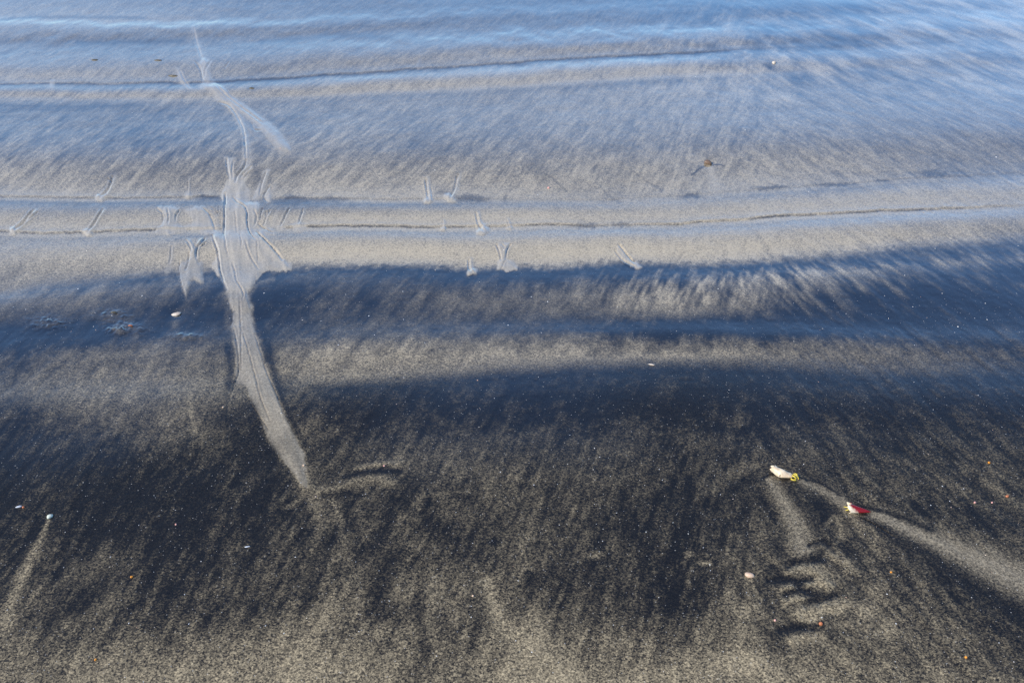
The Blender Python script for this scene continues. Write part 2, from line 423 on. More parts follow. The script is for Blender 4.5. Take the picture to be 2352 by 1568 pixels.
# main fan
poly(B((775, 160), (840, 150), (880, 170), (870, 250), (880, 320), (940, 270), (1010, 230), (1060, 235), (1010, 290), (950, 350), (1015, 450),
       (1010, 545), (1100, 560), (1100, 640), (1060, 760), (1085, 840), (1200, 960), (1330, 1085), (1412, 1150), (1390, 1205), (1160, 1215),
       (1110, 1262), (1060, 1360), (1012, 1440), (1035, 1590), (850, 1590), (800, 1420), (745, 1300), (700, 1230), (650, 1150), (695, 1070),
       (685, 990), (645, 885), (765, 860), (775, 700), (772, 570), (735, 520), (750, 440), (800, 365), (820, 300), (800, 230)), .93, 3, .004, 8)
poly(B((385, 640), (480, 600), (580, 620), (650, 700), (690, 820), (760, 860), (690, 930), (600, 880), (520, 840), (440, 815), (385, 832), (400, 790), (470, 740)), .90, 3, .003)
poly(B((120, 610), (180, 660), (188, 740), (140, 795), (95, 845), (200, 860), (330, 850), (378, 815), (310, 760), (305, 690), (345, 635), (270, 600)), .90, 3, .004)
poly(B((405, 925), (450, 940), (500, 1000), (530, 920), (595, 905), (560, 970), (515, 1040), (515, 1110), (570, 1150), (578, 1280), (545, 1350),
       (475, 1300), (430, 1400), (408, 1480), (365, 1340), (335, 1250), (345, 1150), (430, 1090), (445, 1040)), .82, 4, .004)
poly(B((1150, 270), (1215, 265), (1180, 360), (1130, 460), (1110, 530), (1050, 535), (1075, 450), (1130, 350)), .88, 4, .003)
poly(B((1220, 390), (1170, 470), (1165, 530), (1205, 560), (1230, 520), (1215, 470)), .88, 3, .003)
poly(B((1090, 770), (1150, 800), (1235, 800), (1240, 850), (1190, 890), (1110, 870)), .9, 3, .003)
stroke(B((275, 985), (268, 1060), (230, 1200)), (4, 9), .86, .8, smooth=1)
stroke(B((600, 1280), (640, 1290), (590, 1400)), (6, 4), .5, .6)
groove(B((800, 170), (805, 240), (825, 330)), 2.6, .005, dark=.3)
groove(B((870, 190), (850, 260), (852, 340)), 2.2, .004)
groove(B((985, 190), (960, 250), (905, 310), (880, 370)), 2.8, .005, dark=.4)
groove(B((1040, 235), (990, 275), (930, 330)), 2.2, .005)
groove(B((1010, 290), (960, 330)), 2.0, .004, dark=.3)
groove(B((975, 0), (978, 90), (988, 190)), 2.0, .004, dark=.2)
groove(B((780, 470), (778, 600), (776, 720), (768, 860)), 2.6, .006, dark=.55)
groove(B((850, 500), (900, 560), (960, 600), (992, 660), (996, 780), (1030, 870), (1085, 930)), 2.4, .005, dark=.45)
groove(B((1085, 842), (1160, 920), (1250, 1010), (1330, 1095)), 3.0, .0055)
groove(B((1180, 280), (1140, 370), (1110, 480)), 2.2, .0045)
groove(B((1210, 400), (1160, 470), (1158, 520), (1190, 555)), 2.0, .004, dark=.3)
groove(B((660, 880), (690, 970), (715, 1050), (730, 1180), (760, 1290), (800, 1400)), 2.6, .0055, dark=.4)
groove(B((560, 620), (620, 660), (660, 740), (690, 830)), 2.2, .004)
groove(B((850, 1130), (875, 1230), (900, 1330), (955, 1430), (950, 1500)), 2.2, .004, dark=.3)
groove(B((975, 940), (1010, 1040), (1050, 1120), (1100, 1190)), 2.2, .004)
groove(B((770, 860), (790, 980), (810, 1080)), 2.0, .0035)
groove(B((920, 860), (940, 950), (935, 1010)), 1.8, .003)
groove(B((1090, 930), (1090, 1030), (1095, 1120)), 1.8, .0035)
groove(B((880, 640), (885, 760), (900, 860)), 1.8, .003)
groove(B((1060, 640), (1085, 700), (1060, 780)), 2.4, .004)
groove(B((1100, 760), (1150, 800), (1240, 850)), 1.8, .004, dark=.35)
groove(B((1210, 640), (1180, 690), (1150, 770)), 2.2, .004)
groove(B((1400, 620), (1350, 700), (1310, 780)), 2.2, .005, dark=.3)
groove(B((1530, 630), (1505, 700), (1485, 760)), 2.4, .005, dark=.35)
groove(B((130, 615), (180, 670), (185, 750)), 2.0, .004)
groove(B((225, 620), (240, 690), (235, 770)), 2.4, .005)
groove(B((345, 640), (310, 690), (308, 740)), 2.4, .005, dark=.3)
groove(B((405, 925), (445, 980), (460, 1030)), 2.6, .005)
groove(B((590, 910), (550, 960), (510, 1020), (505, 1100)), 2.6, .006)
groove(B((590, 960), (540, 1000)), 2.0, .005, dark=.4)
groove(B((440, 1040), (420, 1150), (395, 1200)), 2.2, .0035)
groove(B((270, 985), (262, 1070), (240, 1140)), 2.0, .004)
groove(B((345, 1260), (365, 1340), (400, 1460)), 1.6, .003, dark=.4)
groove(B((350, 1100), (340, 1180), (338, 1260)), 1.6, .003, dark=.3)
poly(B((1275, 790), (1330, 770), (1370, 800), (1340, 822), (1290, 815)), .92, 3, .003)
poly(B((1425, 790), (1480, 755), (1530, 770), (1565, 800), (1530, 828), (1460, 832)), .92, 3, .003)
for q in ((640, 610, 720, 690), (660, 640, 700, 720), (720, 600, 700, 690)):
    groove(B((q[0], q[1]), ((q[0] + q[2]) / 2 + 12, (q[1] + q[3]) / 2), (q[2], q[3])), 1.6, .003, dark=.25)
for q in ((1140, 620, 1120, 720), (1180, 650, 1165, 690)):
    groove(B((q[0], q[1]), (q[2], q[3])), 2, .004, dark=.3)

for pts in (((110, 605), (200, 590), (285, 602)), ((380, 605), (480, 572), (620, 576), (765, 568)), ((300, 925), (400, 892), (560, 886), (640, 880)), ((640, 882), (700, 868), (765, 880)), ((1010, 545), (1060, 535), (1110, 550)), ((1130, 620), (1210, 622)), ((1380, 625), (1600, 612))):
    stroke(B(*pts), 2.2, .42, .55)  # shaded edges of the head scarps, painted as darker lines
for pts, w_, v in ((((850, 330), (830, 500), (820, 700), (840, 900), (880, 1100), (930, 1300), (940, 1500)), (5, 9), .95), (((900, 380), (930, 520), (960, 700), (980, 880), (1020, 1050), (1060, 1200)), (5, 10), .88),
                  (((1000, 300), (960, 380), (920, 480), (900, 650), (890, 800)), (4, 6), .97), (((700, 700), (720, 850), (760, 1000), (800, 1200), (860, 1400)), (5, 8), .90), (((1090, 600), (1060, 720), (1090, 850), (1180, 980), (1300, 1100), (1380, 1170)), (5, 8), .96),
                  (((1080, 850), (1100, 1000), (1180, 1120), (1250, 1190)), (5, 12), .88), (((560, 640), (640, 760), (700, 880), (730, 1000), (760, 1150), (810, 1300)), (6, 7), .95), (((480, 600), (540, 660), (600, 760), (620, 850)), (7, 9), .88),
                  (((430, 930), (470, 1030), (450, 1150), (420, 1280), (405, 1420)), (4, 6), .90), (((570, 920), (515, 1040), (500, 1160), (520, 1300)), (4, 8), .92), (((1200, 280), (1150, 400), (1090, 520)), (4, 9), .92), (((1270, 390), (1230, 470), (1200, 550)), (4, 7), .88),
                  (((1210, 650), (1170, 720), (1190, 800), (1240, 850)), (5, 9), .90), (((1410, 640), (1350, 740), (1320, 800)), (4, 10), .90), (((1540, 640), (1510, 730), (1490, 800)), (4, 12), .92), (((1290, 640), (1260, 720), (1240, 800)), (4, 8), .86),
                  (((230, 620), (245, 720), (230, 820)), (5, 14), .92), (((330, 660), (320, 750), (340, 820)), (4, 9), .88), (((650, 620), (690, 700), (720, 800)), (4, 6), .88)):
    stroke(B(*pts), w_, v, .75, .8, h=.0014, smooth=.8, taper=(.4, 1, 1, .6))
for pts, w_, v in ((((1480, 590), (1600, 700), (1740, 820), (1860, 930), (1950, 1030)), (6, 10), .95), (((1450, 600), (1560, 720), (1640, 820), (1680, 960), (1685, 1090)), (6, 6), .92), (((1400, 420), (1410, 500), (1430, 580)), (5, 9), .92)):
    stroke(A(*pts), w_, v, .75, .8, h=.0022, smooth=.8)
# trunk of the rill below the fan
poly(D((372, 90), (408, 150), (430, 250), (408, 285), (432, 370), (445, 500), (440, 640), (470, 650), (505, 660), (545, 760), (600, 880), (650, 1000), (735, 1120),
       (800, 1190), (850, 1270), (885, 1275), (880, 1190), (868, 1090), (826, 985), (765, 880), (728, 790), (692, 690), (652, 580), (612, 460), (572, 330), (547, 200), (525, 100)), .80, 8, .003, 15, rough=1.2, lean=.42, feather=.8)
stroke(D((760, 1000), (820, 1120), (870, 1260)), (26, 14), .55, .7)
groove(D((468, 120), (475, 300), (478, 420), (476, 560)), 2.2, .003, dark=.1)
groove(D((430, 300), (455, 430), (460, 560), (430, 650), (410, 740)), 2.0, .004, dark=.45)
groove(D((480, 300), (525, 450), (562, 590), (600, 740), (660, 880)), 2.2, .003, dark=.1)
groove(D((560, 330), (600, 460), (640, 580), (690, 700), (740, 830)), 2.2, .0035)
groove(D((415, 150), (425, 230), (410, 290)), 1.8, .003)
groove(D((540, 780), (600, 860), (650, 930)), 2.0, .003)
stroke(D((432, 640), (412, 740), (402, 840)), (6, 3), .5, .8)
stroke(D((470, 645), (440, 680), (455, 740)), (7, 3), .55, .8)
stroke(D((380, 120), (392, 230), (386, 300)), (12, 7), .42, .7)
stroke(D((195, 640), (165, 760), (180, 880), (185, 930)), (8, 9), .58, .8)
stroke(D((330, 330), (300, 480), (250, 520)), (12, 10), .34, .6)
stroke(D((320, 800), (300, 950), (280, 1060)), (12, 10), .30, .6)
stroke(D((575, 200), (640, 400), (665, 520), (740, 760), (820, 940)), (9, 9), .08, .6)
stroke(D((390, 420), (410, 560), (400, 660)), 10, .08, .6)
stroke(D((660, 340), (640, 430), (640, 480)), 12, .16, .7)                      # black sand beside the trunk
stroke(D((540, 800), (590, 980), (660, 1080)), (18, 22), .05, .6)
stroke(D((400, 860), (470, 960), (560, 1100)), (26, 40), .06, .5)
stroke(D((750, 800), (790, 798), (820, 805)), 3, .05, .5)
stroke(D((200, 345), (120, 340)), 4, .08, .5)
stroke(D((560, 130), (700, 100), (850, 70)), (12, 14), .05, .6)
stroke(D((540, 80), (580, 30), (680, 0)), (6, 5), .55, .7)

# end of the rill and curls beside it
stroke([(700, 1110), (740, 1125), (800, 1106), (850, 1096), (900, 1102)], (14, 11), .54, .7, rough=2, h=.002)
stroke([(820, 1072), (870, 1062), (920, 1062)], (5, 8), .58, .75, rough=2, h=.002)
stroke([(790, 1092), (840, 1080), (920, 1078)], (5, 6), .02, .9)
stroke([(740, 1134), (800, 1128), (830, 1136)], 6, .05, .7)
stroke([(700, 1130), (670, 1155), (655, 1160)], (8, 6), .50, .7)
stroke([(715, 1140), (735, 1200), (728, 1270), (700, 1350)], (15, 14), .50, .65)
stroke([(725, 1140), (775, 1200), (800, 1290)], (10, 14), .42, .5)
stroke([(765, 1150), (785, 1190)], 8, .50, .7)
stroke(K((640, 300), (750, 268), (860, 272)), (8, 6), .42, .5, rough=2.5)
stroke(K((760, 295), (870, 300)), 7, .05, .6)
stroke([(745, 1220), (715, 1310), (700, 1370)], (8, 12), .04, .6)
stroke([(880, 1240), (870, 1330), (900, 1400)], (16, 24), .08, .5, rough=3)
stroke([(905, 1130), (890, 1200), (860, 1260)], (9, 12), .06, .5)
stroke([(1120, 1330), (1150, 1420), (1230, 1500), (1300, 1560)], (14, 40), .68, .7)
stroke([(990, 1300), (985, 1400), (1000, 1500)], (12, 20), .52, .5)
stroke([(960, 1400), (975, 1480), (950, 1560)], (14, 14), .10, .4, rough=3)
stroke([(1090, 1440), (1080, 1490)], 10, .08, .5)
ell(*K((330, 850))[0], 18, 42, .08, .5); ell(*K((1040, 600))[0], 24, 8, .03, .8); ell(*K((1280, 860))[0], 12, 22, .05, .7)
ell(*K((1560, 910))[0], 10, 22, .05, .6); ell(*K((2080, 1080))[0], 8, 34, .04, .7, .25); ell(*K((760, 590))[0], 26, 14, .05, .6)
ell(*K((260, 1020))[0], 22, 40, .06, .6); ell(*K((540, 1060))[0], 14, 30, .08, .5); ell(*K((570, 1330))[0], 14, 26, .06, .5)
ell(*K((1720, 695))[0], 22, 9, .55, .6); ell(*K((640, 890))[0], 10, 22, .55, .5); ell(*K((720, 420))[0], 22, 16, .45, .5)
ell(*M((2060, 1450))[0], 60, 60, .66, .5); ell(*M((740, 700))[0], 60, 40, .36, .4); ell(*M((2200, 800))[0], 10, 60, .5, .5, .3)
stroke(M((2270, 520), (2130, 900), (2040, 1060)), (8, 12), .04, .6)
stroke(M((1230, 500), (1080, 760)), (8, 10), .04, .5)

# tails behind stones and scraps
stroke(M((325, 460), (260, 600), (180, 760), (90, 960), (20, 1150)), (5, 18), .58, .85)
stroke(M((60, 1180), (20, 1400), (0, 1568)), (18, 40), .5, .6)
stroke(H_((610, 180), (700, 330), (790, 480), (840, 640)), (14, 34), .60, .9, smooth=.4)
stroke(H_((830, 190), (960, 250), (1080, 320), (1150, 380)), (9, 17), .56, .9, smooth=.6)
stroke(H_((760, 215), (900, 330), (1010, 380)), (6, 12), .06, .6)
stroke(H_((820, 170), (960, 210), (1090, 290)), (2.5, 3), .02, .8)
stroke(H_((1310, 415), (1450, 460), (1700, 590), (2000, 720), (2352, 880), (2800, 1100)), (10, 62), .62, .95, smooth=.6)
stroke(H_((1220, 430), (1330, 490), (1480, 590), (1700, 700), (1950, 880), (2352, 1120), (2700, 1350)), (2.5, 36), .06, .75)
stroke(H_((1190, 345), (1330, 385), (1480, 430), (1700, 520)), (3, 9), .03, .75)
stroke(H_((1170, 430), (1220, 520)), (12, 14), .48, .7)
stroke(H_((960, 460), (1010, 405), (1060, 410)), (5, 5), .02, .85)
stroke(H_((1000, 480), (1040, 430), (1080, 470), (1100, 560)), (6, 12), .48, .8)
stroke(H_((540, 190), (600, 150), (630, 140)), (4, 3), .03, .8)
stroke(H_((330, 260), (420, 200), (500, 190)), (14, 8), .05, .6)
stroke(H_((200, 260), (300, 160), (420, 110), (540, 85), (640, 80), (740, 115), (800, 160)), (16, 6), .44, .55)
stroke(H_((560, 90), (680, 75), (780, 130)), (2, 2), .03, .7)
groove(H_((1210, 425), (1330, 490), (1450, 570)), 2.0, .003, dark=.6)
for (cx, cy, rx, ry, v) in ((920, 705, 76, 36, .02), (790, 735, 54, 26, .03), (690, 860, 92, 34, .02), (800, 860, 60, 24, .08), (815, 935, 84, 36, .01),
                            (970, 970, 90, 50, .03), (880, 1010, 60, 24, .04), (800, 1185, 130, 44, .01), (660, 1270, 70, 90, .10),
                            (500, 300, 60, 50, .1), (2200, 480, 90, 40, .05), (640, 640, 60, 80, .14)):
    ell(*H_((cx, cy))[0], rx * .38, ry * .34, v + .05, .6)
for (cx, cy, rx, ry, v, r) in ((970, 1055, 170, 46, .60, -.2), (860, 790, 130, 32, .52, .1), (930, 860, 70, 50, .50, .6), (880, 1110, 70, 40, .55, 0),
                               (820, 1260, 90, 34, .52, -.2), (430, 1060, 90, 50, .46, 0), (70, 680, 34, 22, .5, 0), (170, 745, 50, 16, .48, 0),
                               (1260, 1080, 80, 50, .5, .4), (1420, 1200, 70, 60, .48, .5), (400, 1420, 160, 90, .6, 0)):
    ell(*H_((cx, cy))[0], rx * .36, ry * .36, v + .08, .9, r)
for pts, w_ in ((((740, 765), (820, 735), (900, 738), (985, 700)), (9, 11)), (((600, 872), (700, 850), (800, 872), (890, 850)), (9, 10)), (((720, 955), (820, 922), (890, 945)), (10, 9)), (((850, 1025), (960, 1000), (1050, 950)), (8, 12)),
                (((680, 1195), (780, 1170), (910, 1190)), (10, 10)), (((880, 620), (960, 600), (1010, 625)), (6, 6))):
    stroke(H_(*pts), w_, .03, .75, rough=2, h=-.002)
for pts, w_ in ((((750, 805), (870, 780), (970, 840), (1010, 900)), (10, 12)), (((860, 895), (950, 870), (1010, 905)), (8, 10)), (((815, 1075), (960, 1050), (1110, 1015)), (14, 13)), (((770, 1260), (870, 1228)), (10, 10)), (((720, 1010), (780, 985), (840, 990)), (8, 7)), (((700, 915), (760, 900)), (7, 6)), (((1000, 690), (1090, 720), (1160, 790)), (8, 12))):
    stroke(H_(*pts), w_, .60, .8, rough=2, h=.002)
stroke(H_((480, 860), (520, 940), (550, 1000)), (4, 5), .52, .7)
stroke(H_((500, 850), (545, 950)), (3, 4), .06, .6)
stroke(H_((2050, 180), (2200, 280), (2323, 360)), (7, 12), .40, .8)
stroke([(1620, 381), (1605, 390), (1590, 402)], (1.6, 2.2), .12, .7)
stroke([(1632, 378), (1650, 380), (1664, 381)], (1.4, 1.2), .12, .7)
stroke([(1630, 384), (1636, 398), (1645, 425)], (4, 16), .92, .8, smooth=.6)
stroke([(404, 722), (400, 745)], (10, 9), .5, .7)
stroke(G((1430, 1280), (1480, 1300), (1540, 1275)), 2.0, .02, .8)

# small rills down the step faces
def rill(pts, r, w=3.0, depth=.005, dark=.25):
    r = r * 1.25
    q = np.asarray(pts, float)
    groove(pts, (w, w * 1.2), depth * .55, .8, dark * .3)
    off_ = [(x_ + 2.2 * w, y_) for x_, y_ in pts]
    stroke(off_, (w * 1.2, w * 2.2), .95, .85, h=.0016, smooth=.8)  # pale sand bank, with the sunlit right side painted in
    fan = [(pts[-2][0] * .4 + pts[-1][0] * .6 + w, pts[-2][1] * .4 + pts[-1][1] * .6), (pts[-1][0] - r * .5, pts[-1][1] + r * .25)]
    stroke(fan, (w, r * .5), .93, .8, h=.001, smooth=.8)
    x, y = q[-1]; a = q[-1] - q[-2]; a = a / np.hypot(*a)
    n = np.array([-a[1], a[0]])
    poly([tuple(q[-1] + a * (r * .55 * math.cos(t)) * 1.1 + n * (r * math.sin(t))) for t in np.linspace(0, 2 * math.pi, 10)[:-1]], .95, 2.4, .005, 5)
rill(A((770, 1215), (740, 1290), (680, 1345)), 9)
groove(A((735, 1220), (765, 1245)), 1.8, .004)
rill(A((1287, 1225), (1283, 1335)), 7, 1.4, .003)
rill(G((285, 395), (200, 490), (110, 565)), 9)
groove(G((320, 410), (235, 475), (180, 515)), 2.0, .004, dark=.3)
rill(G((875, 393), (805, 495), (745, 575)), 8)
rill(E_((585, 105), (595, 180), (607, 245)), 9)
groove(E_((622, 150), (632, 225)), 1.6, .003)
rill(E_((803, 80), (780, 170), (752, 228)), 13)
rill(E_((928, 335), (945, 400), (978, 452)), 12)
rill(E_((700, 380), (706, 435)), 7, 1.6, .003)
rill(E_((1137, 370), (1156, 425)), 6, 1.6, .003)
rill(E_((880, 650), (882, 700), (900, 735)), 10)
poly(E_((1070, 720), (1075, 660), (1095, 630), (1070, 560), (1110, 545), (1160, 545), (1145, 600), (1145, 640), (1185, 655), (1215, 715), (1175, 725), (1140, 738), (1110, 722)), .93, 2.4, .004)
groove(E_((1070, 555), (1090, 600), (1100, 650)), 2.4, .005, dark=.25)
groove(E_((1165, 555), (1140, 590), (1132, 640)), 2.4, .005, dark=.25)
groove(E_((1105, 550), (1128, 575)), 1.8, .004)
groove(E_((1130, 650), (1110, 690), (1100, 720)), 1.6, .003)
poly(E_((1900, 545), (1930, 570), (1985, 640), (2045, 680), (2068, 700), (2040, 715), (1985, 695), (1930, 650), (1880, 600)), .92, 3, .003)
groove(E_((1905, 550), (1960, 610), (2010, 665)), 2.4, .005)
groove(E_((1880, 590), (1940, 650), (2020, 700)), 2.2, .004, dark=.3)
groove(A((1565, 430), (1535, 470)), 2, .003)
poly([(955, 150), (962, 138), (970, 135), (968, 148), (960, 158)], .7, 2, .003)

# dark flow lines in the upper wash
for pts in (E_((1360, 50), (1450, 100), (1550, 180)), E_((1780, 150), (1840, 210), (1920, 260)), E_((1990, 50), (2090, 110), (2200, 175)), E_((1240, 0), (1250, 60), (1190, 90)),
            A((1700, 830), (1730, 900)), A((60, 1180), (260, 1010), (500, 860)), A((430, 1180), (640, 980), (800, 850))):
    stroke(pts, (2.0, 3.0), .36, .4)
for (cx, cy, rx, ry, v) in ((310, 880, 60, 30, .26), (880, 220, 90, 22, .28), (1130, 230, 22, 26, .26), (1340, 30, 70, 60, .4), (1700, 415, 110, 20, .18), (1930, 408, 60, 16, .24), (700, 190, 60, 20, .3)):
    ell(*E_((cx, cy))[0], rx * .336, ry * .336, v + .1, .5)
for (cx, cy, rx, ry) in ((80, 215, 70, 20), (640, 150, 130, 9), (1080, 130, 130, 12), (1390, 105, 60, 9), (1750, 60, 110, 24), (560, 165, 60, 8)):
    ell(1561.7 + .336 * cx, 376.3 + .336 * cy, rx * .336, ry * .336, .24, .65)
# churned lumps
for cx, cy, rx, ry in ((258, 722, 40, 12), (292, 751, 40, 13), (107, 739, 42, 14), (430, 770, 34, 8), (270, 757, 20, 8)):
    sl = box([(cx - rx * 1.7, cy - ry * 2), (cx + rx * 1.7, cy + ry * 2)], 4)
    x, y = CX[sl], CY[sl]
    e = np.exp(-((x - cx) / rx) ** 2 - ((y - cy) / ry) ** 2)
    n = fbm(x * .08, y * .26, 2, 3)
    Z[sl] += e * (.002 + .010 * np.abs(n) * 1.6)
    mix[sl] = mix[sl] * (1 - .5 * e) + .5 * e * np.clip(.42 + .9 * n, 0, 1)
    pale_smooth[sl] = np.maximum(pale_smooth[sl], e)

# scour hollow and mound around the stones
STONES = [(1625, 376, 12), (404, 717, 14), (112, 1182, 10), (1722, 1315, 12), (1800, 1084, 34), (1972, 1167, 26)]
for cx, cy, r in STONES:
    sl = box([(cx - 3 * r, cy - 2 * r), (cx + 3 * r, cy + 2 * r)], 2)
    x, y = CX[sl], CY[sl]
    d = np.hypot((x - cx) / r, (y - cy) / (r * .6))
    Z[sl] -= .0025 * np.exp(-d ** 2 * .7)

mix = mix - .05 * sstep(585, 620, CY) * (1 - .9 * sstep(900, 1100, CY))
mix = np.clip(mix, 0.0, 1.0)
mix = mix - .11 * (1 - mix) ** 5 * sstep(580, 620, CY) * (1 - .5 * sstep(800, 920, CY))
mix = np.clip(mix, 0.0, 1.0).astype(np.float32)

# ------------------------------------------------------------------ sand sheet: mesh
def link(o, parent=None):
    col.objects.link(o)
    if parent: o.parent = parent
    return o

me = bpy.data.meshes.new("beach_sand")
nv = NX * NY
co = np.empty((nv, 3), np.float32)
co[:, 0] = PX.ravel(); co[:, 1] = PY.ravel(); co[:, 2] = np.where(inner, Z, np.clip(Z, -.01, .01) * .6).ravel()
idx = np.arange(nv, dtype=np.int32).reshape(NY, NX)
q = np.stack([idx[1:, :-1], idx[1:, 1:], idx[:-1, 1:], idx[:-1, :-1]], -1).reshape(-1, 4)
me.vertices.add(nv); me.vertices.foreach_set("co", co.ravel())
me.loops.add(q.size); me.loops.foreach_set("vertex_index", q.ravel())
me.polygons.add(len(q)); me.polygons.foreach_set("loop_start", np.arange(0, q.size, 4, dtype=np.int32))
me.polygons.foreach_set("use_smooth", np.ones(len(q), bool))
att = me.attributes.new("sand_mix", 'FLOAT', 'POINT'); att.data.foreach_set("value", mix.ravel())
att = me.attributes.new("sand_smooth", 'FLOAT', 'POINT'); att.data.foreach_set("value", pale_smooth.astype(np.float32).ravel())
att = me.attributes.new("sand_wet", 'FLOAT', 'POINT'); att.data.foreach_set("value", wet.ravel())
me.update()
sand = link(bpy.data.objects.new("beach_sand", me))
sand["kind"] = "structure"
sand["label"] = "wet black and tan sand with small steps and rills"

def ground_z(X, Y):
    i = NS + min(len(Xcol) - 1, int(np.searchsorted(Xcol, X))); j = int(round((Y - Yin[0]) / STEP)) + NF
    return float(Z[j, i])

# ------------------------------------------------------------------ materials
def new_mat(name):
    m = bpy.data.materials.new(name); m.use_nodes = True
    nt = m.node_tree
    return m, nt, nt.nodes, nt.links, nt.nodes['Principled BSDF']

def math_node(nt, op, a, b=None, clamp=False):
    n = nt.nodes.new('ShaderNodeMath'); n.operation = op; n.use_clamp = clamp
    for k, v in enumerate((a, b)):
        if v is None: continue
        if isinstance(v, (int, float)): n.inputs[k].default_value = v
        else: nt.links.new(v, n.inputs[k])
    return n.outputs[0]

def mix_rgb(nt, f, a, b):
    n = nt.nodes.new('ShaderNodeMix'); n.data_type = 'RGBA'
    for sock, v in ((n.inputs[0], f), (n.inputs[6], a), (n.inputs[7], b)):
        if isinstance(v, (int, float)): sock.default_value = v
        elif isinstance(v, tuple): sock.default_value = (*v, 1)
        else: nt.links.new(v, sock)
    return n.outputs[2]

def noise_node(nt, vec, scale, detail=2.0, rough=.5):
    n = nt.nodes.new('ShaderNodeTexNoise'); n.inputs['Scale'].default_value = scale
    n.inputs['Detail'].default_value = detail; n.inputs['Roughness'].default_value = rough
    nt.links.new(vec, n.inputs['Vector'])
    return n.outputs['Fac'], n.outputs['Color']

m_sand, nt, N_, LK, bsdf = new_mat("wet_sand")
geo = N_.new('ShaderNodeTexCoord').outputs['Object']
a_mix = N_.new('ShaderNodeAttribute'); a_mix.attribute_name = "sand_mix"
a_smo = N_.new('ShaderNodeAttribute'); a_smo.attribute_name = "sand_smooth"
g1, _ = noise_node(nt, geo, 420, 1.0)
g2, _ = noise_node(nt, geo, 150, 2.0)
vor = N_.new('ShaderNodeTexVoronoi'); vor.inputs['Scale'].default_value = 340
LK.new(geo, vor.inputs['Vector'])
sepc = N_.new('ShaderNodeSeparateColor'); LK.new(vor.outputs['Color'], sepc.inputs[0])
cell = sepc.outputs[0]
# share of pale grains -> each grain is pale or black
a_wet = N_.new('ShaderNodeAttribute'); a_wet.attribute_name = "sand_wet"
wetf, mixf = a_wet.outputs['Fac'], a_mix.outputs['Fac']
contrast = math_node(nt, 'MULTIPLY', math_node(nt, 'SUBTRACT', 1.0, math_node(nt, 'MULTIPLY', a_smo.outputs['Fac'], .6)),
                     math_node(nt, 'MULTIPLY', math_node(nt, 'SUBTRACT', 1.0, math_node(nt, 'MULTIPLY', wetf, .25)), math_node(nt, 'ADD', math_node(nt, 'SUBTRACT', .50, math_node(nt, 'MULTIPLY', wetf, .34)), math_node(nt, 'MULTIPLY', mixf, 1.2), True)))
gn = math_node(nt, 'ADD', math_node(nt, 'MULTIPLY', math_node(nt, 'SUBTRACT', cell, .5), .55),
               math_node(nt, 'ADD', math_node(nt, 'MULTIPLY', math_node(nt, 'SUBTRACT', g1, .5), .7), math_node(nt, 'MULTIPLY', math_node(nt, 'SUBTRACT', g2, .5), .7)))
fac = math_node(nt, 'ADD', mixf, math_node(nt, 'MULTIPLY', gn, contrast), True)
pale = mix_rgb(nt, sepc.outputs[1], (.64, .515, .31), (.51, .41, .248))
pale = mix_rgb(nt, math_node(nt, 'MULTIPLY', wetf, .6), pale, (.585, .505, .365))
pale = mix_rgb(nt, math_node(nt, 'MULTIPLY', a_smo.outputs['Fac'], .6), pale, (.53, .475, .38))
dark = mix_rgb(nt, sepc.outputs[2], (.005, .005, .006), (.013, .012, .012))
colr = mix_rgb(nt, math_node(nt, 'POWER', fac, 1.75), dark, pale)
vor2 = N_.new('ShaderNodeTexVoronoi'); vor2.inputs['Scale'].default_value = 260
LK.new(geo, vor2.inputs['Vector'])
sep2 = N_.new('ShaderNodeSeparateColor'); LK.new(vor2.outputs['Color'], sep2.inputs[0])
spk = math_node(nt, 'MULTIPLY', math_node(nt, 'GREATER_THAN', sep2.outputs[0], .97), math_node(nt, 'LESS_THAN', vor2.outputs['Distance'], .30))  # white glints and pale grains, both painted as bright specks
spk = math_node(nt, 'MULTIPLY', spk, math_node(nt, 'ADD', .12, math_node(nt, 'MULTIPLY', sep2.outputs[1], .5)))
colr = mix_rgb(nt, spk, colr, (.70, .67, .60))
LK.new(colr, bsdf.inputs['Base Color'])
# black grains are glossier minerals; a water film lies over the wet part
ior = math_node(nt, 'ADD', 1.24, math_node(nt, 'MULTIPLY', wetf, math_node(nt, 'SUBTRACT', .36, math_node(nt, 'MULTIPLY', fac, .20))))
LK.new(ior, bsdf.inputs['IOR'])
rg = math_node(nt, 'SUBTRACT', math_node(nt, 'ADD', .50, math_node(nt, 'MULTIPLY', g2, .2)), math_node(nt, 'MULTIPLY', wetf, .46))
LK.new(rg, bsdf.inputs['Roughness'])
LK.new(math_node(nt, 'MULTIPLY', wetf, 1.0), bsdf.inputs['Coat Weight'])
bsdf.inputs['Coat Roughness'].default_value = .08
bsdf.inputs['Coat IOR'].default_value = 1.66
bmp = N_.new('ShaderNodeBump'); bmp.inputs['Strength'].default_value = .3; bmp.inputs['Distance'].default_value = .0012
hgt = math_node(nt, 'ADD', math_node(nt, 'MULTIPLY', g1, .6), math_node(nt, 'MULTIPLY', g2, .8))
LK.new(math_node(nt, 'SUBTRACT', .32, math_node(nt, 'MULTIPLY', wetf, .19)), bmp.inputs['Strength'])
LK.new(hgt, bmp.inputs['Height']); LK.new(bmp.outputs[0], bsdf.inputs['Normal'])
me.materials.append(m_sand)

